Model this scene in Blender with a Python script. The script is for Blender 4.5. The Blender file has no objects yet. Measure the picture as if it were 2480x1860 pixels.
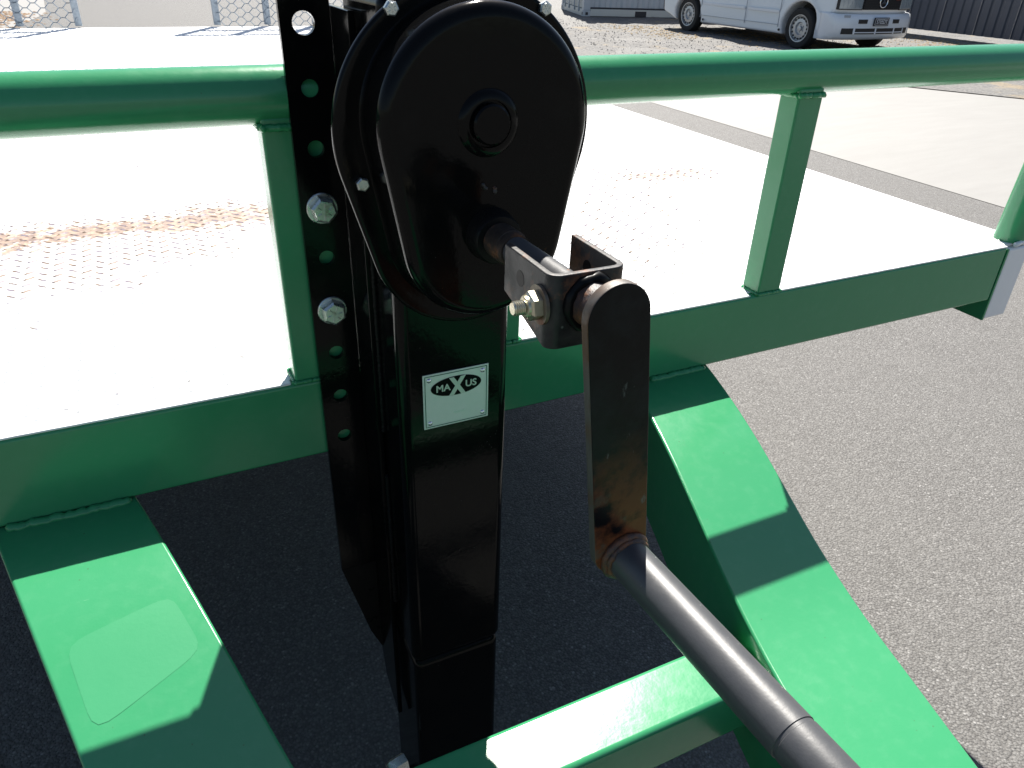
import bpy, bmesh, math, random
from math import sin, cos, pi, radians, hypot, atan2
from mathutils import Vector, Matrix
random.seed(7)
C = bpy.context.scene.collection
H = 1.470                                  # eye height above the asphalt

# ------------------------------------------------------------------ camera, sky, sun, exposure
cam = bpy.data.objects.new('camera', bpy.data.cameras.new('camera')); C.objects.link(cam)
r = Vector((0.90123938, -0.43232164, 0.0294209)); d = Vector((-0.19428148, -0.46383133, -0.86435826))
f = Vector((0.38732711, 0.77327776, -0.50201515))
m = Matrix((r, -d, -f)).transposed().to_4x4(); m.translation = (0, 0, H)
cam.matrix_world = m
cam.data.sensor_width = 36; cam.data.lens = 1806.84 / 2480 * 36
cam.data.clip_start = 0.01; cam.data.clip_end = 400
bpy.context.scene.camera = cam
SUN = Vector((0.37, 0.722, 1.0)).normalized()
EL = math.asin(SUN.z); AZ = atan2(SUN.x, SUN.y)
w = bpy.data.worlds.new('World'); bpy.context.scene.world = w; w.use_nodes = True
nt = w.node_tree; sk = nt.nodes.new('ShaderNodeTexSky'); sk.sky_type = 'NISHITA'; sk.sun_disc = False
sk.sun_elevation = EL; sk.sun_rotation = AZ
bgn = nt.nodes['Background']; nt.links.new(sk.outputs[0], bgn.inputs[0]); bgn.inputs[1].default_value = 0.05
sl = bpy.data.lights.new('sun', 'SUN'); sl.energy = 5.0; sl.angle = radians(0.53); sl.color = (1, 0.955, 0.88)
so = bpy.data.objects.new('sun', sl); C.objects.link(so)
so.rotation_euler = SUN.to_track_quat('Z', 'Y').to_euler(); so.location = (5, 8, 14)
vs = bpy.context.scene.view_settings
vs.view_transform = 'Standard'; vs.look = 'None'; vs.exposure = 1.28; vs.gamma = 1; vs.use_curve_mapping = False
bpy.context.scene.cycles.max_bounces = 8

# ------------------------------------------------------------------ materials
class NT:
    def __init__(s, name, rough=0.5, metal=0.0, col=(0.5, 0.5, 0.5), coat=0.0, spec=0.5):
        s.m = bpy.data.materials.new(name); s.m.use_nodes = True; s.t = s.m.node_tree
        s.b = s.t.nodes['Principled BSDF']
        s.b.inputs['Base Color'].default_value = (*col, 1); s.b.inputs['Roughness'].default_value = rough
        s.b.inputs['Metallic'].default_value = metal; s.b.inputs['Coat Weight'].default_value = coat
        s.b.inputs['Coat Roughness'].default_value = 0.05; s.b.inputs['Specular IOR Level'].default_value = spec
        s.co = s.t.nodes.new('ShaderNodeTexCoord').outputs['Object']
        s.nrm = None
    def l(s, a, b): s.t.links.new(a, b)
    def noise(s, scale, detail=4, rough=0.55, vec=None, dist=0):
        n = s.t.nodes.new('ShaderNodeTexNoise'); n.inputs['Scale'].default_value = scale
        n.inputs['Detail'].default_value = detail; n.inputs['Roughness'].default_value = rough
        n.inputs['Distortion'].default_value = dist
        s.l(vec or s.co, n.inputs['Vector']); return n.outputs['Fac']
    def vor(s, scale, feat='F1', out='Distance', vec=None):
        n = s.t.nodes.new('ShaderNodeTexVoronoi'); n.feature = feat; n.inputs['Scale'].default_value = scale
        s.l(vec or s.co, n.inputs['Vector']); return n.outputs[out]
    def ramp(s, fac, stops, interp='LINEAR'):
        n = s.t.nodes.new('ShaderNodeValToRGB'); e = n.color_ramp; e.interpolation = interp
        while len(e.elements) < len(stops): e.elements.new(0.5)
        for q, (p, c) in zip(e.elements, stops):
            q.position = p; q.color = (c, c, c, 1) if isinstance(c, (int, float)) else (*c, 1)
        s.l(fac, n.inputs[0]); return n.outputs[0]
    def mix(s, fac, a, b, mode='MIX'):
        n = s.t.nodes.new('ShaderNodeMix'); n.data_type = 'RGBA'; n.blend_type = mode
        for v, i in ((fac, 0), (a, 6), (b, 7)):
            if isinstance(v, (int, float)): n.inputs[i].default_value = v if i == 0 else (v, v, v, 1)
            elif isinstance(v, tuple): n.inputs[i].default_value = (*v, 1)
            else: s.l(v, n.inputs[i])
        return n.outputs[2]
    def math(s, op, a, b=0.0, c=0.0, clamp=False):
        n = s.t.nodes.new('ShaderNodeMath'); n.operation = op; n.use_clamp = clamp
        for i, v in enumerate((a, b, c)):
            if isinstance(v, (int, float)): n.inputs[i].default_value = v
            else: s.l(v, n.inputs[i])
        return n.outputs[0]
    def xyz(s):
        n = s.t.nodes.new('ShaderNodeSeparateXYZ'); s.l(s.co, n.inputs[0]); return n.outputs
    def mapv(s, scale=(1, 1, 1), rot=(0, 0, 0), loc=(0, 0, 0)):
        n = s.t.nodes.new('ShaderNodeMapping'); n.inputs['Scale'].default_value = scale
        n.inputs['Rotation'].default_value = rot; n.inputs['Location'].default_value = loc
        s.l(s.co, n.inputs[0]); return n.outputs[0]
    def bump(s, h, strength, dist):
        n = s.t.nodes.new('ShaderNodeBump'); n.inputs['Strength'].default_value = strength
        n.inputs['Distance'].default_value = dist; s.l(h, n.inputs['Height'])
        if s.nrm: s.l(s.nrm, n.inputs['Normal'])
        s.nrm = n.outputs[0]; s.l(s.nrm, s.b.inputs['Normal'])
    def col(s, v): s.l(v, s.b.inputs['Base Color'])
    def rough(s, v): s.l(v, s.b.inputs['Roughness'])

def green_paint(name, speckle=0.5):
    g = NT(name, 0.2, col=(0.018, 0.19, 0.075), spec=0.5)
    n1 = g.noise(7, 3); n2 = g.noise(60, 5)
    base = g.mix(n1, (0.031, 0.232, 0.096), (0.041, 0.253, 0.110))
    dust = g.ramp(n2, [(0.5, 0.0), (0.8, 0.08)])
    base = g.mix(dust, base, (0.14, 0.34, 0.21))
    # hairline scratches and pinhead chips
    sc = g.noise(9, 6, 0.7, g.mapv((1, 26, 9), (0, 0, 0.5)), 0.6)
    scm = g.math('MULTIPLY', g.ramp(sc, [(0.71, 0), (0.76, 1)]), g.ramp(g.noise(5, 2), [(0.45, 0), (0.58, 0.8)]))
    base = g.mix(scm, base, (0.34, 0.48, 0.36))
    ch = g.math('MULTIPLY', g.ramp(g.vor(70), [(0.045, 1), (0.08, 0)]), g.ramp(g.noise(14, 3), [(0.53, 0), (0.62, speckle)]))
    base = g.mix(ch, base, (0.05, 0.04, 0.02))
    g.col(base); g.rough(g.ramp(n2, [(0.3, 0.19), (0.75, 0.24)]))
    g.bump(g.noise(170, 2), 0.05, 0.002); g.bump(g.noise(16, 2), 0.06, 0.004)
    return g.m
M = {}
M['green'] = green_paint('green_paint')
g = NT('weld_green', 0.22, col=(0.028, 0.24, 0.09)); g.bump(g.noise(160, 4), 0.2, 0.002); M['weld'] = g.m
g = NT('green_faded_patch', 0.25); g.col(g.mix(g.noise(60, 5), (0.041, 0.248, 0.110), (0.047, 0.258, 0.117))); g.bump(g.noise(200, 2), 0.08, 0.001); M['faded'] = g.m

def black_paint(name, rough=0.1, base=0.0035, bumpy=0.05, brown=0.0):
    g = NT(name, rough, col=(base,) * 3, spec=0.12)
    n = g.noise(40, 5)
    c = g.mix(g.ramp(n, [(0.55, 0), (0.8, 0.5)]), (base,) * 3, (base * 2.2 + brown, base * 2 + brown * .8, base * 1.9 + brown * .7))
    ru = g.ramp(g.noise(22, 7, 0.7), [(0.70, 0), (0.74, 0.7)])
    c = g.mix(ru, c, (0.09, 0.035, 0.012))
    dp = g.math('MULTIPLY', g.ramp(g.vor(160), [(0.06, 1), (0.1, 0)]), g.ramp(g.noise(26, 3), [(0.6, 0), (0.68, 0.5)]))
    c = g.mix(dp, c, (0.16, 0.15, 0.13))
    g.col(c); g.rough(g.ramp(n, [(0.3, rough * .8), (0.8, rough * 1.7)])); g.bump(g.noise(150, 2), bumpy, 0.002)
    return g.m
M['black'] = black_paint('black_gloss_paint')
M['blackdull'] = black_paint('black_dull_paint', 0.3, 0.007, 0.1)

g = NT('worn_black_steel', 0.42, spec=0.35)
n = g.noise(30, 6, 0.65)
c = g.mix(g.ramp(n, [(0.4, 0), (0.75, 1)]), (0.011, 0.011, 0.013), (0.05, 0.047, 0.044))
c = g.mix(g.ramp(g.noise(18, 7, 0.7), [(0.50, 0), (0.60, 0.85)]), c, (0.19, 0.08, 0.04))
c = g.mix(g.math('MULTIPLY', g.ramp(g.vor(120), [(0.1, 1), (0.16, 0)]), g.ramp(g.noise(50, 2), [(0.57, 0), (0.63, 0.8)])), c, (0.17, 0.19, 0.17))
g.col(c); g.rough(g.ramp(n, [(0.3, 0.34), (0.7, 0.6)])); g.bump(g.noise(120, 5), 0.25, 0.002); M['worn'] = g.m

# crank arm: black with rust gathering at the lower weld
g = NT('crank_arm_paint', 0.4, spec=0.13)
n = g.noise(26, 6, 0.65); z = g.math('MULTIPLY_ADD', g.xyz()[2], 7.0, -7.0 * (H - 0.47), clamp=True)
c = g.mix(g.ramp(n, [(0.42, 0), (0.75, 1)]), (0.003, 0.003, 0.004), (0.012, 0.012, 0.014))
low = g.ramp(z, [(0.0, 1), (1.0, 0)])
c = g.mix(g.math('MULTIPLY', g.ramp(g.noise(24, 5, 0.6), [(0.40, 0), (0.54, 1.0)]), low), c, (0.20, 0.062, 0.024))
c = g.mix(g.math('MULTIPLY', g.ramp(g.noise(34, 4, .6), [(0.6, 0), (0.66, 0.5)]), low), c, (0.06, 0.10, 0.08))
st = g.noise(60, 6, 0.7, g.mapv((1, 1, 0.35)))
c = g.mix(g.ramp(st, [(0.62, 0), (0.68, 0.6)]), c, (0.13, 0.14, 0.13))
g.col(c); g.rough(g.ramp(n, [(0.3, 0.28), (0.7, 0.5)])); g.bump(g.noise(90, 4), 0.15, 0.002); M['arm'] = g.m
g = NT('cut_steel_edge', 0.5, 0.3)
n = g.noise(40, 6, 0.7, g.mapv((1, 6, 1)))
g.col(g.mix(g.ramp(g.noise(18, 4), [(0.45, 0), (0.62, 1)]), g.mix(n, (0.05, 0.045, 0.04), (0.13, 0.12, 0.11)), (0.09, 0.045, 0.022)))
g.bump(n, 0.35, 0.001); M['edge'] = g.m
g = NT('handle_paint', 0.36, col=(0.05, 0.052, 0.056), spec=0.5)
n = g.noise(80, 6, 0.6)
c = g.mix(n, (0.042, 0.044, 0.048), (0.062, 0.063, 0.067))
c = g.mix(g.math('MULTIPLY', g.ramp(g.vor(70), [(0.09, 1), (0.13, 0)]), g.ramp(g.noise(31, 2), [(0.6, 0), (0.64, 0.9)])), c, (0.22, 0.10, 0.05))
c = g.mix(g.math('MULTIPLY', g.ramp(g.vor(150), [(0.09, 1), (0.15, 0)]), g.ramp(g.noise(45, 2), [(0.6, 0), (0.64, 0.9)])), c, (0.3, 0.3, 0.29))
g.col(c); g.rough(g.ramp(n, [(0.3, 0.40), (0.8, 0.50)])); g.bump(g.noise(420, 3), 0.12, 0.0008); M['handle'] = g.m
g = NT('weld_rust', 0.5); n = g.noise(60, 6, 0.7)
g.col(g.ramp(n, [(0.35, (0.012, 0.014, 0.02)), (0.5, (0.06, 0.03, 0.02)), (0.62, (0.17, 0.06, 0.02)), (0.75, (0.05, 0.06, 0.05))]))
g.bump(n, 0.6, 0.003); M['weldrust'] = g.m
g = NT('zinc_bolt', 0.3, 0.9); n = g.noise(160, 4)
g.col(g.mix(g.ramp(g.noise(90, 4), [(0.55, 0), (0.72, 0.6)]), g.mix(n, (0.46, 0.50, 0.48), (0.62, 0.65, 0.62)), (0.22, 0.17, 0.11)))
g.rough(g.ramp(n, [(0.3, 0.22), (0.7, 0.42)])); g.bump(n, 0.1, 0.001); M['zinc'] = g.m
g = NT('yellow_zinc', 0.33, 0.85); n = g.noise(140, 4)
g.col(g.mix(n, (0.42, 0.38, 0.26), (0.62, 0.58, 0.46))); g.bump(n, 0.15, 0.001); M['yzinc'] = g.m
g = NT('washer_steel', 0.55, 0.5); n = g.noise(60, 6)
g.col(g.ramp(n, [(0.4, (0.20, 0.17, 0.13)), (0.6, (0.14, 0.10, 0.07)), (0.7, (0.12, 0.045, 0.02))])); M['washer'] = g.m
g = NT('rusty_sleeve', 0.6, spec=0.2); n = g.noise(45, 6, .65)
g.col(g.ramp(n, [(0.35, (0.015, 0.013, 0.012)), (0.55, (0.045, 0.032, 0.025)), (0.66, (0.15, 0.065, 0.03))])); g.bump(n, .4, .002); M['sleeve'] = g.m
g = NT('plate_aluminium', 0.45, 0.45); n = g.noise(90, 5)
g.col(g.mix(n, (0.60, 0.66, 0.63), (0.70, 0.75, 0.72))); g.rough(g.ramp(n, [(0.3, 0.36), (0.7, 0.5)])); M['alu'] = g.m
M['plategreen'] = NT('plate_green_ink', 0.4, col=(0.01, 0.11, 0.07)).m
M['plateblack'] = NT('plate_black_ink', 0.35, col=(0.003, 0.003, 0.004), spec=0.08).m
M['platetext'] = NT('plate_bare_metal', 0.4, 0.6, col=(0.55, 0.60, 0.57)).m
M['emboss'] = NT('plate_stamp', 0.3, 0.8, col=(0.72, 0.78, 0.76)).m
M['rivet'] = NT('rivet_aluminium', 0.25, 0.9, col=(0.72, 0.76, 0.80)).m

# white deck paint with worn, rusty patches
def deck_mat(name, lug):
    g = NT(name, 0.45, col=(0.78,) * 3)
    X, Y, Z = g.xyz(); X = g.math('ADD', X, 0.29); Y = g.math('ADD', Y, 3.2)
    def band(x0, x1, y0, hw, tilt=0.0):
        yy = g.math('ABSOLUTE', g.math('SUBTRACT', g.math('ADD', Y, g.math('MULTIPLY', X, tilt)), y0))
        a = g.math('SUBTRACT', 1.0, g.math('DIVIDE', yy, hw), clamp=True)
        b = g.math('MULTIPLY', g.math('MULTIPLY_ADD', X, 6.0, -6.0 * x0, clamp=True), g.math('MULTIPLY_ADD', X, -6.0, 6.0 * x1, clamp=True))
        return g.math('MULTIPLY', a, b)
    m1 = band(-2.0, 0.45, 1.63, 0.13, -0.04); m2 = band(0.98, 1.46, 1.73, 0.10, 0.1)
    m3 = band(-2.0, 0.22, 1.50, 0.24, -0.25); m4 = band(0.60, 1.25, 0.52, 0.36, -0.9)
    nz = g.mix(0.3, g.noise(34, 10, 0.74), g.noise(9, 4, 0.6))
    if not lug:
        s = g.math('ADD', nz, g.math('MULTIPLY', g.math('MAXIMUM', m1, g.math('MULTIPLY', m2, 0.9)), 0.26))
        mask = g.ramp(s, [(0.625, 0), (0.645, 0.5), (0.68, 1)])
        few = g.math('MULTIPLY', g.ramp(g.noise(48, 4), [(0.71, 0), (0.74, 0.6)]), 1.0)
        mask = g.math('MAXIMUM', mask, g.math('MULTIPLY', few, g.math('MAXIMUM', m3, m4)))
    else:
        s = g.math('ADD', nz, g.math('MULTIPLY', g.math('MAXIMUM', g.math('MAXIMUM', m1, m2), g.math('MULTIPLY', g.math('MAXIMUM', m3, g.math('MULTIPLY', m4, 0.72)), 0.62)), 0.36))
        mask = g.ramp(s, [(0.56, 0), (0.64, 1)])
    rust_and_shade = g.ramp(g.noise(60, 6, 0.7), [(0.35, (0.17, 0.12, 0.10)), (0.5, (0.27, 0.19, 0.145)), (0.65, (0.46, 0.34, 0.23))])
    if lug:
        rust_and_shade = g.mix(g.ramp(g.noise(33, 3), [(0.45, 0), (0.55, 1)]), (0.33, 0.28, 0.32), rust_and_shade)  # purple-grey mixed among the rust paints the shaded sides of the lugs
    white = g.mix(g.noise(5, 4), (0.70, 0.71, 0.72), (0.80, 0.80, 0.80))
    g.col(g.mix(mask, white, rust_and_shade)); g.bump(g.noise(90, 3), 0.06, 0.002)
    return g.m
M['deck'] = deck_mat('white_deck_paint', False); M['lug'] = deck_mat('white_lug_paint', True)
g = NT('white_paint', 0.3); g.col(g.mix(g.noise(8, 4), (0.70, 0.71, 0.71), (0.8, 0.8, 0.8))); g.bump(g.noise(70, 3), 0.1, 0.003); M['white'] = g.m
M['under'] = NT('deck_underside', 0.6, col=(0.012, 0.05, 0.025)).m
g = NT('galvanised', 0.5, 0.35); g.col(g.mix(g.vor(60), (0.24, 0.28, 0.33), (0.36, 0.41, 0.46))); M['galv'] = g.m

# ground
g = NT('chip_seal_asphalt', 0.75, spec=0.2)
stone = g.vor(175, 'F1', 'Color'); dist = g.vor(175); sep = g.t.nodes.new('ShaderNodeSeparateColor'); g.l(stone, sep.inputs[0])
c = g.ramp(sep.outputs[0], [(0.0, (0.105, 0.102, 0.099)), (0.4, (0.146, 0.142, 0.137)), (0.8, (0.172, 0.168, 0.162)), (0.97, (0.215, 0.21, 0.203)), (1.0, (0.30, 0.295, 0.287))])
c = g.mix(g.ramp(dist, [(0.32, 0), (0.66, 0.5)]), c, (0.06, 0.056, 0.053))
c = g.mix(g.ramp(g.noise(1.3, 5, 0.6), [(0.35, 0.0), (0.7, 0.35)]), c, (0.138, 0.134, 0.128))
c = g.mix(g.ramp(g.noise(7, 5, 0.7), [(0.55, 0.0), (0.8, 0.35)]), c, (0.06, 0.057, 0.053))
g.col(c); g.rough(g.ramp(sep.outputs[1], [(0, 0.5), (1, 0.85)]))
g.bump(g.ramp(dist, [(0.0, 1.0), (0.45, 0.75), (0.8, 0.0)]), 0.6, 0.0028); g.bump(g.noise(30, 4), 0.25, 0.006); M['asphalt'] = g.m
g = NT('pale_concrete', 0.7)
n = g.noise(3.2, 6, 0.6, g.mapv((0.5, 2.2, 1), (0, 0, 0.5))); n2 = g.noise(110, 4)
c = g.mix(n, (0.180, 0.175, 0.167), (0.236, 0.231, 0.221)); c = g.mix(g.ramp(n2, [(0.55, 0), (0.85, 0.4)]), c, (0.15, 0.143, 0.13))
c = g.mix(g.ramp(g.noise(14, 5, .7), [(0.68, 0), (0.74, 0.45)]), c, (0.17, 0.155, 0.13))
g.col(c); g.bump(n2, 0.15, 0.003); M['concrete'] = g.m
g = NT('loose_gravel', 0.85)
n = g.noise(2.2, 6, 0.65); v = g.vor(42, 'F1', 'Color'); sp = g.t.nodes.new('ShaderNodeSeparateColor'); g.l(v, sp.inputs[0])
c = g.ramp(sp.outputs[0], [(0, (0.075, 0.074, 0.075)), (0.5, (0.11, 0.107, 0.104)), (1, (0.165, 0.157, 0.147))])
c = g.mix(g.ramp(n, [(0.5, 0), (0.7, 0.45)]), c, (0.14, 0.13, 0.11))
c = g.mix(g.ramp(g.noise(1.4, 6, 0.7, g.mapv((1, 1, 1), (0, 0, 0), (7, 3, 0))), [(0.56, 0), (0.66, 0.75)]), c, (0.23, 0.175, 0.10))
g.col(c); g.bump(g.vor(42), 0.7, 0.01); g.bump(g.noise(3, 6, 0.7), 0.5, 0.05); M['gravel'] = g.m
g = NT('dry_leaves', 0.8); g.col(g.ramp(g.noise(30, 4), [(0.3, (0.10, 0.05, 0.025)), (0.6, (0.25, 0.15, 0.07))])); M['leaf'] = g.m
M['straw'] = NT('dry_straw', 0.8, col=(0.30, 0.21, 0.10)).m
M['stone'] = NT('grey_stone', 0.8, col=(0.15, 0.145, 0.14)).m

g = NT('container_paint', 0.4); g.col(g.mix(g.noise(3, 5), (0.38, 0.42, 0.46), (0.47, 0.51, 0.55))); M['cont'] = g.m
M['contlight'] = NT('container_rail_paint', 0.45, col=(0.50, 0.52, 0.50)).m
M['contdark'] = NT('container_gap_dark', 0.6, col=(0.02, 0.022, 0.03)).m
g = NT('dark_blue_grey_cladding', 0.35); g.col(g.mix(g.noise(2, 4), (0.040, 0.052, 0.078), (0.055, 0.068, 0.098))); M['clad'] = g.m
M['vanwhite'] = NT('van_white_paint', 0.22, col=(0.76, 0.79, 0.82), coat=0.6).m
M['vangrey'] = NT('van_trim_grey', 0.5, col=(0.35, 0.38, 0.42)).m
M['plastic'] = NT('van_black_plastic', 0.5, col=(0.012, 0.012, 0.014)).m
g = NT('tyre_rubber', 0.75, col=(0.014, 0.014, 0.014)); g.bump(g.noise(60, 3), 0.3, 0.003); M['tyre'] = g.m
M['rim'] = NT('steel_rim', 0.35, 0.6, col=(0.5, 0.52, 0.54)).m
M['glass'] = NT('dark_glass', 0.05, col=(0.01, 0.013, 0.016), spec=0.8).m
M['lens'] = NT('headlight_glass', 0.08, 0.3, col=(0.33, 0.38, 0.41), coat=1.0).m
M['chrome'] = NT('chrome', 0.12, 1.0, col=(0.8, 0.82, 0.85)).m
M['numplate'] = NT('number_plate_black', 0.4, col=(0.015, 0.015, 0.02)).m
M['numtext'] = NT('number_plate_text', 0.4, col=(0.6, 0.62, 0.65)).m
M['redbadge'] = NT('red_badge', 0.4, col=(0.45, 0.05, 0.03)).m
M['amber'] = NT('amber_lens', 0.2, col=(0.5, 0.2, 0.03)).m

# ------------------------------------------------------------------ object helpers
ORG = {}
def org(p): return ORG.get(p.name, Vector((0, 0, 0))) if p else Vector((0, 0, 0))
def tag(o, label=None, cat=None, group=None, kind=None):
    if label: o['label'] = label
    if cat: o['category'] = cat
    if group: o['group'] = group
    if kind: o['kind'] = kind
    return o
def thing(name, label, cat, loc, group=None, rot=0.0):
    o = bpy.data.objects.new(name, None); C.objects.link(o); o.location = loc; o.rotation_euler = (0, 0, rot)
    o.empty_display_size = 0.1
    if name == 'metal_fence': loc = (loc[0], loc[1], 0)
    ORG[o.name] = Vector(loc) if rot == 0 and not name.startswith('white_van') else Vector((0, 0, 0))
    return tag(o, label, cat, group)
def fin(name, me, mat, parent, bevel, smooth, segs, loc=None):
    o = bpy.data.objects.new(name, me); C.objects.link(o)
    mats = mat if isinstance(mat, (list, tuple)) else [mat]
    for q in mats: me.materials.append(M[q])
    L = Vector(loc) if loc is not None else org(parent)
    if parent: L = org(parent)
    me.transform(Matrix.Translation(-L))
    if parent: o.parent = parent
    else: o.location = L
    ORG[o.name] = L
    if smooth:
        me.shade_smooth()
        me.set_sharp_from_angle(angle=radians(smooth))
    if bevel:
        b = o.modifiers.new('bevel', 'BEVEL'); b.width = bevel; b.segments = segs; b.limit_method = 'ANGLE'; b.angle_limit = radians(40)
        b.harden_normals = False
        for p in me.polygons: p.use_smooth = True
        me.set_sharp_from_angle(angle=radians(180)) if False else None
        wn = o.modifiers.new('wn', 'WEIGHTED_NORMAL'); wn.keep_sharp = False
    return o
def obj(name, bm, mat, parent=None, bevel=0, smooth=40, segs=2, loc=None):
    bmesh.ops.recalc_face_normals(bm, faces=bm.faces[:])
    me = bpy.data.meshes.new(name); bm.to_mesh(me); bm.free()
    if bevel: smooth = 0
    return fin(name, me, mat, parent, bevel, smooth, segs, loc)
def raw(name, vs_, fs_, mat, parent=None, smooth=0, loc=None):
    me = bpy.data.meshes.new(name); me.from_pydata(vs_, [], fs_); me.update()
    return fin(name, me, mat, parent, 0, smooth, 0, loc)
def B(): return bmesh.new()
def box(bm, x0, x1, y0, y1, z0, z1, mi=0):
    v = [bm.verts.new((x, y, z)) for z in (z0, z1) for y in (y0, y1) for x in (x0, x1)]
    for q in ((0, 2, 3, 1), (4, 5, 7, 6), (0, 1, 5, 4), (1, 3, 7, 5), (3, 2, 6, 7), (2, 0, 4, 6)):
        bm.faces.new([v[i] for i in q]).material_index = mi
    return bm
def prism(bm, pts, a0, a1, plane='xz', mi=0, smi=None):
    def P(u, v, w_):
        return {'xz': (u, w_, v), 'xy': (u, v, w_), 'yz': (w_, u, v)}[plane]
    A = [bm.verts.new(P(u, v, a0)) for u, v in pts]; Bv = [bm.verts.new(P(u, v, a1)) for u, v in pts]
    n = len(pts); bm.faces.new(A).material_index = mi; bm.faces.new(Bv[::-1]).material_index = mi
    for i in range(n):
        bm.faces.new([A[i], A[(i + 1) % n], Bv[(i + 1) % n], Bv[i]]).material_index = mi if smi is None else smi
    return bm
def frame(dv):
    dv = dv.normalized(); up = Vector((0, 0, 1)) if abs(dv.z) < 0.9 else Vector((1, 0, 0))
    a = dv.cross(up).normalized(); return a, a.cross(dv).normalized()
def tube(bm, pts, rads, seg=16, caps=True, phase=0.0, mi=0):
    pts = [Vector(p) for p in pts]
    if not isinstance(rads, (list, tuple)): rads = [rads] * len(pts)
    rings = []; a = b = None
    for i, p in enumerate(pts):
        dv = (pts[min(i + 1, len(pts) - 1)] - pts[max(i - 1, 0)])
        if dv.length < 1e-9: dv = pts[-1] - pts[0]
        if a is None: a, b = frame(dv)
        else:
            dn = dv.normalized(); a = (a - a.dot(dn) * dn).normalized(); b = dn.cross(a) * -1
            b = a.cross(dn)
        rings.append([bm.verts.new(p + rads[i] * (cos(t) * a + sin(t) * b)) for t in [phase + 2 * pi * k / seg for k in range(seg)]])
    for R0, R1 in zip(rings[:-1], rings[1:]):
        for k in range(seg): bm.faces.new([R0[k], R0[(k + 1) % seg], R1[(k + 1) % seg], R1[k]]).material_index = mi
    if caps:
        bm.faces.new(rings[0][::-1]).material_index = mi; bm.faces.new(rings[-1]).material_index = mi
    return bm
def axis_tube(bm, c, axis, stations, seg=24, phase=0.0):
    """lathe about an axis through c; stations = [(distance along the axis, radius)]"""
    a = Vector(axis).normalized(); c = Vector(c)
    return tube(bm, [c + a * s for s, _ in stations], [q for _, q in stations], seg, True, phase)
def lathe(bm, c, axis, st, seg=24, phase=0.0):
    a = Vector(axis).normalized(); u, v = frame(a); c = Vector(c); rings = []
    for s, rr in st:
        rings.append([bm.verts.new(c + a * s + rr * (cos(phase + 2 * pi * k / seg) * u + sin(phase + 2 * pi * k / seg) * v)) for k in range(seg)])
    for R0, R1 in zip(rings[:-1], rings[1:]):
        for k in range(seg): bm.faces.new([R0[k], R0[(k + 1) % seg], R1[(k + 1) % seg], R1[k]])
    if st[0][1] > 1e-6: bm.faces.new(rings[0][::-1])
    if st[-1][1] > 1e-6: bm.faces.new(rings[-1])
    return bm
def weld(bm, p0, p1, rad, n=None):
    """lumpy weld bead from p0 to p1"""
    p0 = Vector(p0); p1 = Vector(p1); n = n or max(6, int((p1 - p0).length / (rad * 0.55)))
    ps = []; rs = []
    for i in range(n + 1):
        t = i / n
        ps.append(p0.lerp(p1, t) + Vector([random.uniform(-1, 1) * rad * 0.16 for _ in range(3)]))
        rs.append(rad * (0.95 + 0.09 * sin(i * 1.7) + random.uniform(-0.06, 0.06)) * (0.45 if i in (0, n) else 1))
    return tube(bm, ps, rs, 8)
def text_mesh(s, size, depth, mat, parent, M4, name='lettering', bold=0.0, sx=1.0, align='CENTER'):
    cu = bpy.data.curves.new('t', 'FONT'); cu.body = s; cu.size = size; cu.extrude = depth; cu.offset = bold
    cu.align_x = align; cu.align_y = 'CENTER'; cu.resolution_u = 4
    to = bpy.data.objects.new('t', cu); C.objects.link(to)
    dg = bpy.context.evaluated_depsgraph_get(); me = bpy.data.meshes.new_from_object(to.evaluated_get(dg))
    bpy.data.objects.remove(to); bpy.data.curves.remove(cu)
    me.transform(Matrix.Diagonal((sx, 1, 1, 1))); me.transform(M4); me.name = name
    me.materials.clear()
    return fin(name, me, mat, parent, 0, 0, 0)
FRONT = Matrix(((1, 0, 0, 0), (0, 0, -1, 0), (0, 1, 0, 0), (0, 0, 0, 1)))   # text plane facing -Y
def Z(z): return z + H
def hexbolt(name, c, axis, fr, af, hh, mat, parent, phase=0.0, marks=True, dome=True):
    """flange/washer radius fr, hex across-flats af, height hh; c sits on the surface, axis points outwards"""
    R = af / 2 / cos(pi / 6); bm = B()
    if fr: lathe(bm, c, axis, [(0, fr), (0.0022, fr), (0.0032, fr * 0.94), (0.0034, af * 0.4)], 28)
    b0 = 0.003 if fr else 0
    tube_pts = [(b0, R), (b0 + hh * 0.82, R), (b0 + hh, af / 2 * 0.93)]
    a = Vector(axis).normalized(); u, v = frame(a); cc = Vector(c); n = 6
    rings = [[bm.verts.new(cc + a * s + rr * (cos(phase + pi / 3 * k) * u + sin(phase + pi / 3 * k) * v)) for k in range(n)] for s, rr in tube_pts]
    for R0, R1 in zip(rings[:-1], rings[1:]):
        for k in range(n): bm.faces.new([R0[k], R0[(k + 1) % n], R1[(k + 1) % n], R1[k]])
    bm.faces.new(rings[-1]); bm.faces.new(rings[0][::-1])
    if marks:
        lathe(bm, cc + a * (b0 + hh - 0.0004), axis, [(0, af * 0.43), (0.0007, af * 0.41)], 24)
        for k in range(6):
            t = phase + pi / 3 * k + 0.35; e = cos(t) * u + sin(t) * v
            tube(bm, [cc + a * (b0 + hh + 0.0005) + e * af * 0.16, cc + a * (b0 + hh + 0.0005) + e * af * 0.34], af * 0.018, 6)
        lathe(bm, cc + a * (b0 + hh), axis, [(0, af * 0.05), (0.0009, af * 0.05)], 10)
    return obj(name, bm, mat, parent, 0, 30)

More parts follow.
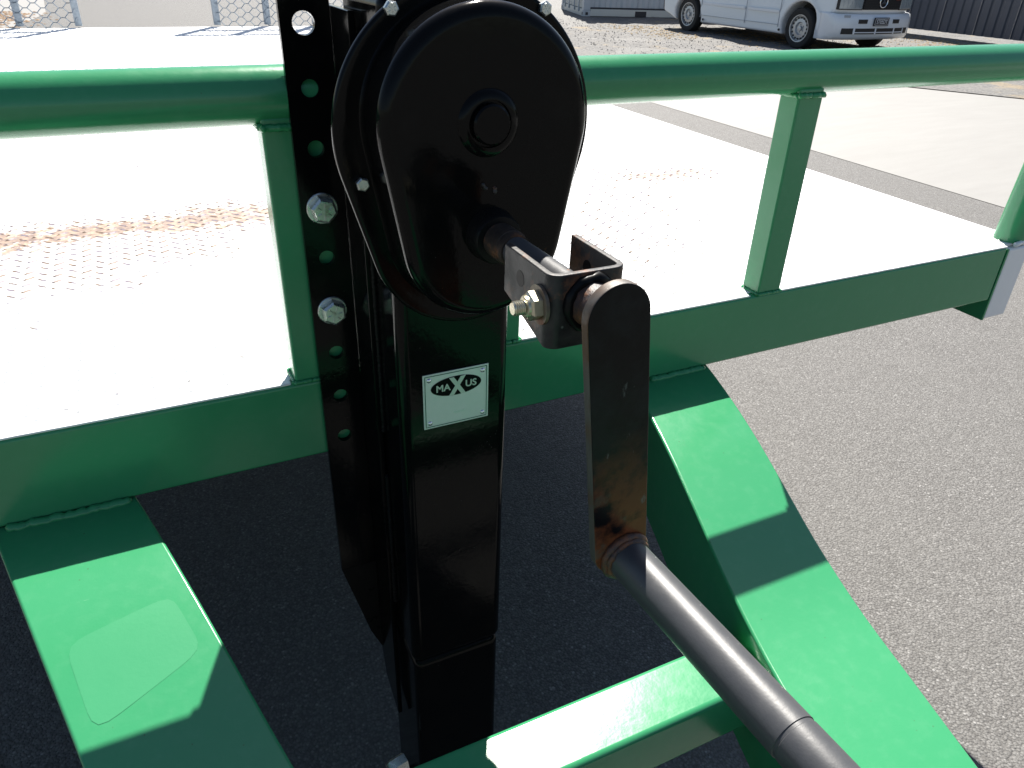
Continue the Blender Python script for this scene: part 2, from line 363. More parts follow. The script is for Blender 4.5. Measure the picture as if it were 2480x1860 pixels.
# ================================================================== SETTING
def gh(x):                                  # the yard rises a little towards the slab
    t = min(1.0, max(0.0, (x - 2.4) / 4.6)); return 0.20 * t
def sheet(name, pts, dz, mat):
    bm = B(); bm.faces.new([bm.verts.new((x, y, 0)) for x, y in pts])
    for xc in (2.0, 2.4, 2.8, 4.0, 5.5, 6.6, 7.0, 7.4):
        bmesh.ops.bisect_plane(bm, geom=bm.verts[:] + bm.edges[:] + bm.faces[:], plane_co=(xc, 0, 0), plane_no=(1, 0, 0))
    for v in bm.verts: v.co.z = gh(v.co.x) + dz
    me_o = obj(name, bm, mat, None, 0, 60)
    if me_o.data.polygons[0].normal.z < 0: me_o.data.flip_normals()
    return tag(me_o, kind='structure')
sheet('asphalt_ground', [(-90, -90), (150, -90), (150, 150), (-90, 150)], 0.0, 'asphalt')
sheet('concrete_slab', [(5.0, -6), (16, -6), (12.2, 0.2), (8.63, 6.1), (6.32, 10.25), (5.01, 12.4)], 0.003, 'concrete')
# gravel yard beyond the slab, gently uneven
bm = B(); NX, NY = 150, 130
def gz(x, y):
    from mathutils import noise as mn
    e = min(1.0, max(0.0, (x * 0.85 + (y - 10.05) * 0.52 - 6.2 * 0.85) / 0.8))
    return 0.012 + gh(x) + e * (0.03 * mn.noise(Vector((x * 1.3, y * 1.3, 0))) + 0.018 * mn.noise(Vector((x * 4.5, y * 4.5, 3))) + 0.008 * mn.noise(Vector((x * 11, y * 11, 5))))
vs2 = []; fs2 = []
for j in range(NY):
    for i in range(NX):
        v_ = i / (NX - 1); u_ = j / (NY - 1)
        ex = 3.3 + u_ * 14.5                      # along the slab's far edge direction
        bx = 4.9 + (12.3 - 4.9) * (1 - u_); by = 12.13 - (12.13 - 0.05) * (1 - u_)
        if u_ > 0.62:
            bx = 4.9 + (12.3 - 4.9) * 0.38 * (1 - (u_ - 0.62) / 0.38); by = 12.13 - 12.08 * 0.38 * (1 - (u_ - 0.62) / 0.38)
        x = bx + v_ * 11.5 * 0.852; y = by + v_ * 11.5 * 0.522
        vs2.append((x, y, gz(x, y))); 
for j in range(NY - 1):
    for i in range(NX - 1):
        a = j * NX + i; fs2.append((a, a + 1, a + NX + 1, a + NX))
o = raw('gravel_yard', vs2, fs2, 'gravel', None, 60); tag(o, kind='structure')
sheet('concrete_apron', [(-8, 17.1), (-1.7, 16.8), (-1.27, 20.4), (-1.8, 30), (-10, 30)], 0.006, 'concrete')

# dry leaves drifted on the apron, straw and stones on the gravel
def scatter(name, mat, n, fn, size, label, cat, flat=0.3):
    V_ = []; F_ = []
    for _ in range(n):
        p = fn()
        if p is None: continue
        s = size * random.uniform(0.5, 1.4); a = random.uniform(0, 2 * pi); b0 = len(V_); k = 5
        for i in range(k):
            t = a + 2 * pi * i / k; rr = s * random.uniform(0.6, 1.1)
            V_.append((p[0] + rr * cos(t), p[1] + rr * sin(t) * 0.8, p[2] + 0.002))
        V_.append((p[0], p[1], p[2] + s * flat))
        for i in range(k): F_.append((b0 + i, b0 + (i + 1) % k, b0 + k))
    return tag(raw(name, V_, F_, mat, None, 0), label, cat, None, 'stuff')
def f1():
    return (random.gauss(-2.1, 0.38), random.uniform(17.2, 21), 0.006) 
scatter('leaf_litter', 'leaf', 500, f1, 0.05, 'dry brown leaves drifted over the pale concrete behind the ramps', 'leaves')
def f2():
    x = random.uniform(6.5, 14.5); y = random.uniform(7, 16)
    if x * 0.85 + (y - 10.05) * 0.52 < 6.2 * 0.85 + 0.1: return None
    return (x, y, gz(x, y))
scatter('loose_stones', 'stone', 5200, f2, 0.013, 'loose grey stones lying over the gravel around the van', 'stones', 0.9)
def f3():
    cx, cy, s = random.choice([(10.9, 12.2, 0.5), (10.8, 11.0, 0.5), (11.7, 9.3, 0.55), (13.6, 9.5, 0.5), (13.9, 10.6, 0.5), (9.4, 13.6, 0.35), (9.2, 12.4, 0.3), (10.9, 10.0, 0.6)])
    x = random.gauss(cx, s); y = random.gauss(cy, s); return (x, y, gz(x, y))
scatter('dry_straw', 'straw', 1800, f3, 0.022, 'tufts of dry yellow straw under and beside the white van', 'straw', 0.5)

# ---- corrugated metal wall on the right
wall = thing('metal_fence', 'tall dark blue grey corrugated metal fence behind the white van', 'fence', (14.85, 9.0, 0.20))
ya = -1.0; k = 0
while ya < 21.5:
    yb = ya + 0.76; outl = []; y = ya
    bm = B(); pts = []
    for i in range(4):
        s = ya + i * 0.19
        pts += [(14.85, s), (14.85, s + 0.11), (14.878, s + 0.13), (14.878, s + 0.17)]
    pts.append((14.85, yb - 0.004))
    A = [bm.verts.new((px, py, 0.12)) for px, py in pts]; Bt = [bm.verts.new((px, py, 2.35)) for px, py in pts]
    for i in range(len(pts) - 1): bm.faces.new([A[i], A[i + 1], Bt[i + 1], Bt[i]])
    o = obj('cladding_sheet', bm, 'clad', wall, 0, 0)
    so_ = o.modifiers.new('solid', 'SOLIDIFY'); so_.thickness = 0.004; so_.offset = 0
    ya = yb
obj('base_kerb', box(B(), 14.78, 14.95, -1, 21.5, -0.1, 0.03), 'gravel', wall, 0.01)
obj('top_rail', box(B(), 14.83, 14.93, -1, 21.5, 2.352, 2.41), 'clad', wall, 0.005)

# ---- shipping containers
def container(label, loc, rot, L, W, side_dark_pocket=True):
    t = thing('shipping_container', label, 'container', (0, 0, 0))
    ORG[t.name] = Vector((0, 0, 0)); Hh = 2.5
    for (x, y) in ((0, 0), (L - 0.16, 0), (0, W - 0.16), (L - 0.16, W - 0.16)):
        obj('corner_post', box(B(), x, x + 0.16, y, y + 0.16, 0.122, Hh - 0.122), 'cont', t, 0.004)
        for z in (0, Hh - 0.12):
            cst = obj('corner_casting', box(B(), x - 0.006, x + 0.17, y - 0.006, y + 0.17, z, z + 0.12), 'cont', t, 0.008)
            obj('casting_hole', box(B(), x + 0.05, x + 0.11, y - 0.012, y + 0.02, z + 0.03, z + 0.09), 'contdark', cst, 0, 0)
            obj('casting_hole', box(B(), x - 0.012, x + 0.02, y + 0.05, y + 0.11, z + 0.03, z + 0.09), 'contdark', cst, 0, 0)
    for y in (0.02, W - 0.08):
        obj('bottom_rail', box(B(), 0.172, L - 0.172, y, y + 0.06, 0.01, 0.155), 'contlight', t, 0.004)
        obj('top_rail', box(B(), 0.172, L - 0.172, y, y + 0.06, Hh - 0.11, Hh - 0.01), 'cont', t, 0.004)
    for xx in (1.25, 3.1):
        if xx < L - 1: obj('fork_pocket', box(B(), xx, xx + 0.27, 0.012, 0.03, 0.012, 0.125), 'contdark', t, 0)
    for ys, sg in ((0.05, 1), (W - 0.05, -1)):
        bm = B(); pts = []; x = 0.162
        while x < L - 0.28:
            pts += [(x, ys), (x + 0.08, ys), (x + 0.13, ys + 0.035 * sg), (x + 0.21, ys + 0.035 * sg)]; x += 0.26
        pts.append((L - 0.162, ys))
        A = [bm.verts.new((px, py, 0.19)) for px, py in pts]; Bt = [bm.verts.new((px, py, Hh - 0.11)) for px, py in pts]
        for i in range(len(pts) - 1): bm.faces.new([A[i], A[i + 1], Bt[i + 1], Bt[i]])
        o = obj('side_wall', bm, 'cont', t, 0, 0); q = o.modifiers.new('solid', 'SOLIDIFY'); q.thickness = 0.003
    obj('bottom_gap', box(B(), 0.17, L - 0.17, 0.04, 0.06, 0.155, 0.192), 'contdark', t, 0)
    obj('roof', box(B(), 0.17, L - 0.17, 0.08, W - 0.08, Hh - 0.04, Hh - 0.02), 'cont', t, 0)
    # door end at x = 0
    for y0, y1 in ((0.165, W / 2 - 0.01), (W / 2 + 0.01, W - 0.165)):
        dr = obj('door', box(B(), 0.03, 0.07, y0, y1, 0.16, Hh - 0.13), 'contlight', t, 0.004)
        for fr in (0.3, 0.75):
            yy = y0 + (y1 - y0) * fr; bm = B(); tube(bm, [(-0.005, yy, 0.08), (-0.005, yy, Hh - 0.06)], 0.017, 10); obj('lock_bar', bm, 'cont', dr)
        bm = B(); box(bm, 0.018, 0.031, y0 + 0.02, y1 - 0.02, 0.33, 0.39); obj('door_band', bm, 'contdark', dr, 0)
    obj('placard', box(B(), 0.022, 0.029, 0.28, 0.38, 0.50, 0.60), 'white', t, 0)
    obj('door_sill', box(B(), 0.01, 0.12, 0.166, W - 0.166, 0.0, 0.15), 'contlight', t, 0.004)
    t.location = loc; t.rotation_euler = (0, 0, rot)
    return t
container('pale grey shipping container with corrugated side behind the white van', (9.86, 16.65, 0.20), radians(-17), 6.06, 2.44)

# ================================================================== VAN
van = thing('white_van', 'white delivery van parked on the gravel in front of the dark wall', 'van', (0, 0, 0))
S = 0.97
# side outline in (y, z): y from the front axle towards the rear
def arch(yc, r_, n=20, rev=False):
    p = [(yc + r_ * cos(t), 0.32 + r_ * sin(t)) for t in [radians(-18) + (pi + radians(36)) * i / n for i in range(n + 1)]]
    return p[::-1]
out = [(-0.70, 0.30)] 
af_ = arch(0, 0.41); ar_ = arch(3.0, 0.40)
low = [(-0.62, 0.22), *af_, (0.6, 0.2), (2.4, 0.2), *ar_, (3.6, 0.28), (3.80, 0.34)]
top = [(3.84, 0.7), (3.82, 1.2), (3.74, 1.75), (3.60, 1.86), (2.6, 1.9), (1.0, 1.88), (0.55, 1.82), (0.05, 1.45), (-0.30, 1.12), (-0.70, 0.98), (-0.80, 0.88), (-0.81, 0.66), (-0.78, 0.60), (-0.70, 0.50)]
bm = B(); prev = None; rings = []
for i in range(15):
    xs = -0.93 + 1.86 * i / 14; row = []
    for y, z in low + top:
        k = 1.0
        if z > 0.95: k -= 0.16 * (z - 0.95) / 0.95
        if y < -0.3: k -= 0.10 * ((-0.3 - y) / 0.55) ** 2
        if z < 0.4: k -= 0.03 * (0.4 - z) / 0.2
        yy = y + (0.16 * (abs(xs) / 0.92) ** 3.0 * min(1, max(0, (-0.3 - y) / 0.4)))
        row.append(bm.verts.new((xs * k, yy, z)))
    rings.append(row)
for A_, B_ in zip(rings[:-1], rings[1:]):
    n_ = len(A_)
    for k in range(n_): bm.faces.new([A_[k], A_[(k + 1) % n_], B_[(k + 1) % n_], B_[k]])
bm.faces.new(rings[0]); bm.faces.new(rings[-1][::-1])
body = obj('body', bm, 'vanwhite', van, 0.045, segs=4)
bm = B()
for yc in (0, 3.0):
    prism(bm, [(yc + 0.45 * cos(t), 0.34 + 0.45 * sin(t)) for t in [pi * i / 14 for i in range(15)]], -0.62, 0.62, 'yz')
box(bm, -0.60, 0.60, 0.52, 2.52, 0.24, 0.55)
obj('wheel_arch_liner', bm, 'plastic', van, 0, 30)
# bumper, wrapping round the front
def wrap(y0, x):  # front curve in plan
    return y0 + 0.16 * (abs(x) / 0.92) ** 3.0
bm = B(); n = 24
prof_b = [(0.60, 0.02), (0.585, -0.03), (0.50, -0.055), (0.38, -0.06), (0.27, -0.05), (0.215, -0.01), (0.205, 0.06)]
rows = []
for zz, off in prof_b:
    row = []
    row.append(bm.verts.new((-0.915, -0.36, zz)))
    row.append(bm.verts.new((-0.92, -0.52, zz)))
    for i in range(n + 1):
        x = -0.90 + 1.80 * i / n
        row.append(bm.verts.new((x, wrap(-0.80, x) + off, zz)))
    row.append(bm.verts.new((0.92, -0.52, zz))); row.append(bm.verts.new((0.915, -0.36, zz)))
    rows.append(row)
for a, b in zip(rows[:-1], rows[1:]):
    for i in range(len(a) - 1): bm.faces.new([a[i], a[i + 1], b[i + 1], b[i]])
bp = obj('bumper', bm, 'vanwhite', van, 0, 60)
q = bp.modifiers.new('solid', 'SOLIDIFY'); q.thickness = 0.02; q.offset = -1
def curved_patch(name, mat, x0, x1, z0, z1, y0, parent, th=0.012, n=10, bev=0):
    bm = B(); A = []; 
    for i in range(n + 1):
        x = x0 + (x1 - x0) * i / n; A.append((x, wrap(y0, x)))
    pts = A + [(x, y + th) for x, y in A[::-1]]
    prism(bm, pts, z0, z1, 'xy'); return obj(name, bm, mat, parent, bev, 40)
curved_patch('bumper_slot', 'plastic', -0.76, 0.76, 0.30, 0.385, -0.868, bp)
for x0, x1 in ((-0.56, -0.53), (-0.10, -0.075), (0.34, 0.365), (0.6, 0.62)): curved_patch('slot_bar', 'vanwhite', x0, x1, 0.30, 0.385, -0.876, bp, n=2)
curved_patch('slot_bar', 'vanwhite', -0.54, 0.6, 0.318, 0.332, -0.877, bp)
curved_patch('bumper_recess', 'plastic', -0.48, -0.30, 0.455, 0.515, -0.864, bp, n=3)
curved_patch('bumper_recess', 'plastic', 0.30, 0.46, 0.455, 0.515, -0.864, bp, n=3)
curved_patch('washer_cap', 'vangrey', -0.74, -0.64, 0.54, 0.575, -0.848, bp, n=3)
np_ = obj('number_plate', box(B(), -0.17, 0.17, -0.885, -0.868, 0.42, 0.545), 'numplate', van, 0.004)
obj('plate_border', box(B(), -0.155, 0.155, -0.8875, -0.884, 0.432, 0.533), 'numtext', np_, 0)
obj('plate_face', box(B(), -0.148, 0.148, -0.8885, -0.884, 0.439, 0.526), 'numplate', np_, 0)
text_mesh('STEEDY', 0.092, 0.002, 'numtext', np_, Matrix.Translation((0.0, -0.8895, 0.483)) @ FRONT, 'plate_lettering', 0.001, 0.80)
# grille, badge, lamps
gr = curved_patch('grille', 'plastic', -0.42, 0.42, 0.655, 0.90, -0.825, van)
for i in range(6): curved_patch('grille_bar', 'plastic', -0.41, 0.41, 0.668 + i * 0.038, 0.682 + i * 0.038, -0.836, gr)
curved_patch('grille_trim', 'chrome', -0.43, 0.43, 0.905, 0.92, -0.825, gr)
bd = B(); tube(bd, [(-0.02 + 0.085 * cos(t), -0.848, 0.775 + 0.085 * sin(t)) for t in [2 * pi * i / 32 for i in range(33)]], 0.008, 8, False)
obj('badge_ring', bd, 'chrome', gr)
bd = B()
for t in (pi / 2, pi / 2 + 2 * pi / 3, pi / 2 - 2 * pi / 3):
    e = (cos(t), sin(t)); p = (-e[1], e[0]); c0 = (-0.02, 0.775)
    prism(bd, [(c0[0] + e[0] * 0.083, c0[1] + e[1] * 0.083), (c0[0] + p[0] * 0.016, c0[1] + p[1] * 0.016), (c0[0] - e[0] * 0.01, c0[1] - e[1] * 0.01), (c0[0] - p[0] * 0.016, c0[1] - p[1] * 0.016)], -0.852, -0.844, 'xz')
obj('badge_star', bd, 'chrome', gr)
obj('model_badge', box(B(), 0.28, 0.36, -0.838, -0.822, 0.80, 0.825), 'redbadge', gr, 0)
for sx in (-1, 1):
    x0, x1 = (-0.84, -0.44) if sx < 0 else (0.44, 0.84)
    curved_patch('lamp_surround', 'plastic', x0 - 0.008, x1 + 0.008, 0.65, 0.88, -0.822, van, 0.05, 8, 0)
    hl = curved_patch('headlight', 'lens', x0, x1, 0.66, 0.87, -0.828, van, 0.05, 8, 0.01)
    for q in range(5):
        xx = x0 + 0.05 + q * 0.07
        if xx < x1 - 0.02: curved_patch('lens_flute', 'lens', xx, xx + 0.012, 0.68, 0.85, -0.834, hl, n=1)
# doors, mouldings, glass, mirrors, lamps at the rear
for sx in (-1, 1):
    e = 0.9305 * sx; e2 = 0.936 * sx; a_, b_ = min(e, e2), max(e, e2)
    for y0, y1 in ((0.50, 1.28), (1.36, 2.55)):
        obj('side_moulding', box(B(), a_ - 0.004, b_ + 0.004, y0, y1, 0.52, 0.565), 'vanwhite', van, 0.004)
    for y in (0.47, 1.32, 2.58): obj('door_gap', box(B(), a_ - 0.002, b_ - 0.003 * (sx > 0), y, y + 0.010, 0.30, 1.0), 'vangrey', van, 0)
    obj('sill_gap', box(B(), a_ - 0.002, b_ - 0.003 * (sx > 0), 0.47, 2.58, 0.335, 0.342), 'vangrey', van, 0)
    for y in (0.44, 2.50):
        bm = B(); lathe(bm, (0.928 * sx, y, 0.262), (sx, 0, 0), [(0, 0.022), (0.006, 0.02)], 12); obj('jacking_plug', bm, 'plastic', van)
    bm = B(); prism(bm, [(0.42, 1.12), (1.25, 1.12), (1.25, 1.62), (0.80, 1.66)], 0.86 * sx, 0.90 * sx, 'yz'); obj('side_window', bm, 'glass', van, 0.01)
    bm = B(); box(bm, min(1.05 * sx, 0.9 * sx), max(1.05 * sx, 0.9 * sx), 0.28, 0.36, 1.05, 1.25); obj('mirror', bm, 'plastic', van, 0.03)
    bm = B(); box(bm, min(0.80 * sx, 0.90 * sx), max(0.80 * sx, 0.90 * sx), 3.80, 3.86, 0.75, 1.15); obj('tail_light', bm, 'redbadge', van, 0.01)
bm = B(); prism(bm, [(-0.27, 1.165), (0.53, 1.80), (0.50, 1.84), (-0.31, 1.20)], -0.76, 0.76, 'yz'); obj('windscreen', bm, 'glass', van, 0.01)
bm = B(); box(bm, -0.86, 0.86, 3.78, 3.93, 0.34, 0.58); obj('rear_bumper', bm, 'plastic', van, 0.05, segs=3)
def wheel(x, y, sx, root, R=0.32, W=0.2):
    bm = B(); o_ = sx * W / 2
    lathe(bm, (x - sx * W / 2, y, R), (sx, 0, 0), [(0.01, 0.2), (0.0, 0.24), (0.005, R * 0.93), (0.03, R * 0.99), (W / 2, R), (W - 0.03, R * 0.99), (W - 0.005, R * 0.93), (W, 0.25), (W - 0.01, 0.215), (W - 0.03, 0.205), (W - 0.09, 0.2), (W - 0.09, 0.0)], 40)
    t = obj('wheel', bm, 'tyre', root, 0, 35)
    bm = B(); lathe(bm, (x - sx * W / 2, y, R), (sx, 0, 0), [(W - 0.085, 0.0), (W - 0.085, 0.20), (W - 0.03, 0.204), (W - 0.02, 0.212), (W - 0.006, 0.212), (W - 0.008, 0.198), (W - 0.05, 0.19), (W - 0.055, 0.165), (W - 0.03, 0.15), (W - 0.025, 0.10), (W - 0.055, 0.085), (W - 0.055, 0.04), (W - 0.02, 0.035), (W - 0.015, 0.0)], 32)
    obj('rim', bm, 'rim', t, 0, 50)
    bm = B()
    for k in range(16):
        t_ = 2 * pi * k / 16; cc = (x + sx * (W / 2 - 0.038), y + 0.163 * cos(t_), R + 0.163 * sin(t_))
        lathe(bm, cc, (sx, 0, 0), [(0, 0.016), (0.014, 0.016)], 10)
    obj('vent_holes', bm, 'plastic', t, 0, 0)['kind'] = 'stuff'
    bm = B()
    for k in range(5):
        t_ = 2 * pi * k / 5; lathe(bm, (x + sx * (W / 2 - 0.056), y + 0.06 * cos(t_), R + 0.06 * sin(t_)), (sx, 0, 0), [(0, 0.012), (0.016, 0.011)], 6)
    obj('wheel_bolts', bm, 'rim', t, 0, 0)['kind'] = 'stuff'
for x, sx in ((-0.82, -1), (0.82, 1)):
    for y in (0, 3.0): wheel(x, y, sx, van)
van.location = (11.016, 10.17, 0.195); van.rotation_euler = (0, 0, 0.0135); van.scale = (S, S, S)

# ================================================================== TRAILER
tr = thing('flatbed_trailer', 'green flatbed trailer with white checker plate deck and pipe rail', 'trailer', (0.29, 3.2, 0))
XL, XR = -1.08, 1.66; zt = Z(-0.5); zb = Z(-0.62); YF = 0.88; YE = 5.85
# drawbar legs
KY = [1.35, 1.0, .88, .8, .7, .6, .5, .4, .3, .2, .1, -0.45]; KZ = [-.622, -.622, -.6215, -.6270, -.6405, -.6614, -.6835, -.6960, -.6985, -.7005, -.7025, -.712]
def legz(y):
    ys = KY
    for i in range(len(ys) - 1):
        if ys[i] >= y >= ys[i + 1]:
            h = ys[i + 1] - ys[i]; t = (y - ys[i]) / h
            m0 = (KZ[i + 1] - KZ[max(i - 1, 0)]) / (ys[i + 1] - ys[max(i - 1, 0)]) if i > 0 else 0
            m1 = (KZ[min(i + 2, len(ys) - 1)] - KZ[i]) / (ys[min(i + 2, len(ys) - 1)] - ys[i])
            return (2*t**3-3*t**2+1)*KZ[i] + (t**3-2*t**2+t)*h*m0 + (-2*t**3+3*t**2)*KZ[i+1] + (t**3-t**2)*h*m1
    return KZ[-1]
CX = 0.2876
def legx(y): ro = 0.8259 - 0.2679 * (0.88 - min(y, 1.35)); return ro - 0.1604, ro
for sd in (1, -1):
    bm = B(); N = 60; rings = []
    for i in range(N + 1):
        y = 1.35 - 1.80 * i / N; xi, xo = legx(y); zz = Z(legz(y))
        a, b = (xi, xo) if sd > 0 else (2 * CX - xo, 2 * CX - xi)
        dd = 0.165
        rings.append([bm.verts.new(p) for p in ((a, y, zz), (b, y, zz), (b, y, zz - dd), (a, y, zz - dd))])
    for R0, R1 in zip(rings[:-1], rings[1:]):
        for k in range(4): bm.faces.new([R0[k], R0[(k + 1) % 4], R1[(k + 1) % 4], R1[k]])
    bm.faces.new(rings[0][::-1]); bm.faces.new(rings[-1])
    lg = obj('drawbar_leg', bm, 'green', tr, 0.004, segs=3)
    if sd < 0:
        # ghost of a removed sticker on the top flange
        co = [(-0.1733, 0.6808), (-0.0668, 0.7069), (-0.0437, 0.6282), (-0.1503, 0.576)]
        bm = B(); G = 48; rings = []
        for q in [k_ / 8 for k_ in range(1, 9)]:
            row = []
            for i in range(G):
                t = 2 * pi * i / G; c_, s_ = cos(t), sin(t); k_ = (abs(c_) ** 7 + abs(s_) ** 7) ** (-1 / 7)
                u, v = 0.5 + 0.5 * q * k_ * c_, 0.5 + 0.5 * q * k_ * s_
                x = (co[0][0] * (1 - u) + co[1][0] * u) * (1 - v) + (co[3][0] * (1 - u) + co[2][0] * u) * v
                y = (co[0][1] * (1 - u) + co[1][1] * u) * (1 - v) + (co[3][1] * (1 - u) + co[2][1] * u) * v
                row.append(bm.verts.new((x, y, Z(legz(y)) + 0.00025)))
            rings.append(row)
        bm.faces.new(rings[0])
        for R0_, R1_ in zip(rings[:-1], rings[1:]):
            for k_ in range(G): bm.faces.new([R0_[k_], R0_[(k_ + 1) % G], R1_[(k_ + 1) % G], R1_[k_]])
        o = obj('sticker_mark', bm, 'faded', lg, 0, 60); o['label'] = 'faint pale rectangle left by a removed sticker'
    # weld to the front beam
    xa, xb = (0.70, 0.815) if sd > 0 else (-0.236, -0.098)
    obj('weld_bead', weld(B(), (xa, YF - 0.003, zb - 0.001), (xb, YF - 0.003, zb - 0.001), 0.0066), 'weld', tr, 0, 60)
# coupling head out of frame
bm = B(); prism(bm, [(0.02, -0.40), (0.55, -0.40), (0.40, -0.85), (0.17, -0.85)], Z(-0.86), Z(-0.73), 'xy'); obj('coupling_plate', bm, 'green', tr, 0.006)
# cross member between the legs
bm = B(); box(bm, 0.025, 0.540, 0.3770, 0.4485, Z(-0.79), Z(-0.715)); obj('cross_member', bm, 'green', tr, 0.007, segs=4)
obj('end_plate', box(B(), 0.5210, 0.5280, 0.368, 0.460, Z(-0.797), Z(-0.7035)), 'green', tr, 0.0015)
obj('weld_bead', weld(B(), (0.5195, 0.371, Z(-0.7135)), (0.5195, 0.455, Z(-0.7135)), 0.003), 'weld', tr, 0, 60)
# front beam
obj('front_beam', box(B(), -1.0, 1.578, YF, YF + 0.065, zb, zt - 0.0005), 'green', tr, 0.006, segs=3)
# side beams (C channel, web inwards, white outer flanges)
for xw, sg in ((1.582, 1), (-1.0, -1)):
    a, b = (xw, xw + 0.006) if sg > 0 else (xw - 0.010, xw - 0.004)
    c_, d_ = (xw + 0.0065, XR) if sg > 0 else (XL, xw - 0.0105)
    obj('side_beam_web', box(B(), a, b, YF + 0.001, YE, Z(-0.668), zt - 0.006), 'green', tr, 0.001)
    obj('side_beam', box(B(), c_, d_, YF + 0.002, YE, Z(-0.668), zt - 0.006), 'white', tr, 0.006, segs=3)
obj('rear_beam', box(B(), -0.99, 1.58, YE - 0.06, YE - 0.002, zb, zt - 0.006), 'green', tr, 0.005)
for x in (-0.22, 0.72): obj('chassis_rail', box(B(), x, x + 0.07, 1.352, YE - 0.062, Z(-0.78), Z(-0.63)), 'green', tr, 0.005)
for y in (1.5, 2.3, 3.1, 3.9, 4.7): obj('cross_bearer', box(B(), -0.99, 1.58, y, y + 0.05, Z(-0.628), Z(-0.508)), 'green', tr, 0.003)
# deck plate, lugs, edge bead
bm = box(B(), XL, XR, YF + 0.0145, YE, zt - 0.005, zt)
for q in bm.faces: q.material_index = 1 if q.calc_center_median().z < zt - 0.004 else 0
obj('deck_plate', bm, ['deck', 'under'], tr, 0, 0)
V_ = []; F_ = []; px = 0.0215; py = 0.0285; ix = 0
x = XL + 0.03
while x < XR - 0.02:
    y = YF + 0.035 + (0 if ix % 2 else py / 2);     an = radians(33) if ix % 2 else radians(-45)
    ca, sa = cos(an), sin(an); hz_ = 0.0023 if ix % 2 else 0.0017
    while y < YE - 0.03:
        b0 = len(V_)
        jx = random.uniform(-.0008, .0008); jy = random.uniform(-.0008, .0008)
        for (u, v, hh) in ((-.0125, 0, 0), (-.004, -.0030, 0), (.004, -.0030, 0), (.0125, 0, 0), (.004, .0030, 0), (-.004, .0030, 0), (-.006, 0, hz_), (.006, 0, hz_)):
            V_.append((x + jx + u * ca - v * sa, y + jy + u * sa + v * ca, zt + 0.0001 + hh))
        F_ += [(b0, b0 + 1, b0 + 6), (b0 + 1, b0 + 2, b0 + 7, b0 + 6), (b0 + 2, b0 + 3, b0 + 7), (b0 + 3, b0 + 4, b0 + 7), (b0 + 4, b0 + 5, b0 + 6, b0 + 7), (b0 + 5, b0, b0 + 6)]
        y += py
    x += px; ix += 1
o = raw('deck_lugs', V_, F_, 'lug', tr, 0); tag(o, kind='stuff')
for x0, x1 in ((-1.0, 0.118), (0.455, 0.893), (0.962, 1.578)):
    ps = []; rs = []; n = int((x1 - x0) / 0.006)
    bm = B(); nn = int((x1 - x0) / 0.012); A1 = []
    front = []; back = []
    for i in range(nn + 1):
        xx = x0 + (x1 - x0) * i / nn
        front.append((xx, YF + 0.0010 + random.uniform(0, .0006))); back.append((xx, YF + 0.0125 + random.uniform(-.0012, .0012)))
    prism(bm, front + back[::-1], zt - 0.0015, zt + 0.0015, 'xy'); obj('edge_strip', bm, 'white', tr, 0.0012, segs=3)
# pipe rail, bent down at both ends
zr = Z(-0.1455); yr = 0.9035; rr = 0.0308
pts = []; R0 = 0.09
def bend(cx, cz, a0, a1, n=10): return [(cx + R0 * cos(radians(a0 + (a1 - a0) * i / n)), yr, cz + R0 * sin(radians(a0 + (a1 - a0) * i / n))) for i in range(n + 1)]
pts = [(XL + 0.035, yr + 0.02, zt)] + [(XL + 0.035, yr, zr - R0 - 0.02)] + bend(XL + 0.035 + R0, zr - R0, 180, 90) + bend(1.632 - R0, zr - R0, 90, 0) + [(1.632, yr, zr - R0 - 0.02), (1.632, yr + 0.012, zt)]
bm = B(); tube(bm, pts, rr, 32); obj('pipe_rail', bm, 'green', tr, 0, 50)
obj('weld_bead', weld(B(), (1.60, yr - 0.022, zt + .002), (1.665, yr - 0.010, zt + .002), 0.005), 'white', tr, 0, 60)
# posts
for x0, x1 in ((-0.95, -0.90), (0.1235, 0.200), (0.376, 0.4515), (0.908, 0.958)):
    y0 = YF + 0.001; bm = B(); box(bm, x0, x1, y0, y0 + 0.041, zt + 0.0005, zr - 0.02)
    obj('rail_post', bm, 'green', tr, 0.004, segs=3)
    for z_, rw in ((zr - 0.031, 0.0044), (zt + 0.001, 0.0032)):
        for p0, p1 in (((x0 - .002, y0 - .001, z_), (x1 + .002, y0 - .001, z_)), ((x0 - .001, y0, z_), (x0 - .001, y0 + 0.041, z_)), ((x1 + .001, y0, z_), (x1 + .001, y0 + 0.041, z_))):
            obj('weld_bead', weld(B(), p0, p1, rw), 'weld', tr, 0, 60)
# road wheels under the deck
for x, sx in ((-0.88, -1), (1.46, 1)):
    for y in (3.3, 4.2): wheel(x, y, sx, tr, 0.34, 0.22)
for y in (3.3, 4.2):
    bm = B(); tube(bm, [(-0.85, y, 0.34), (1.43, y, 0.34)], 0.03, 12); obj('axle', bm, 'blackdull', tr)
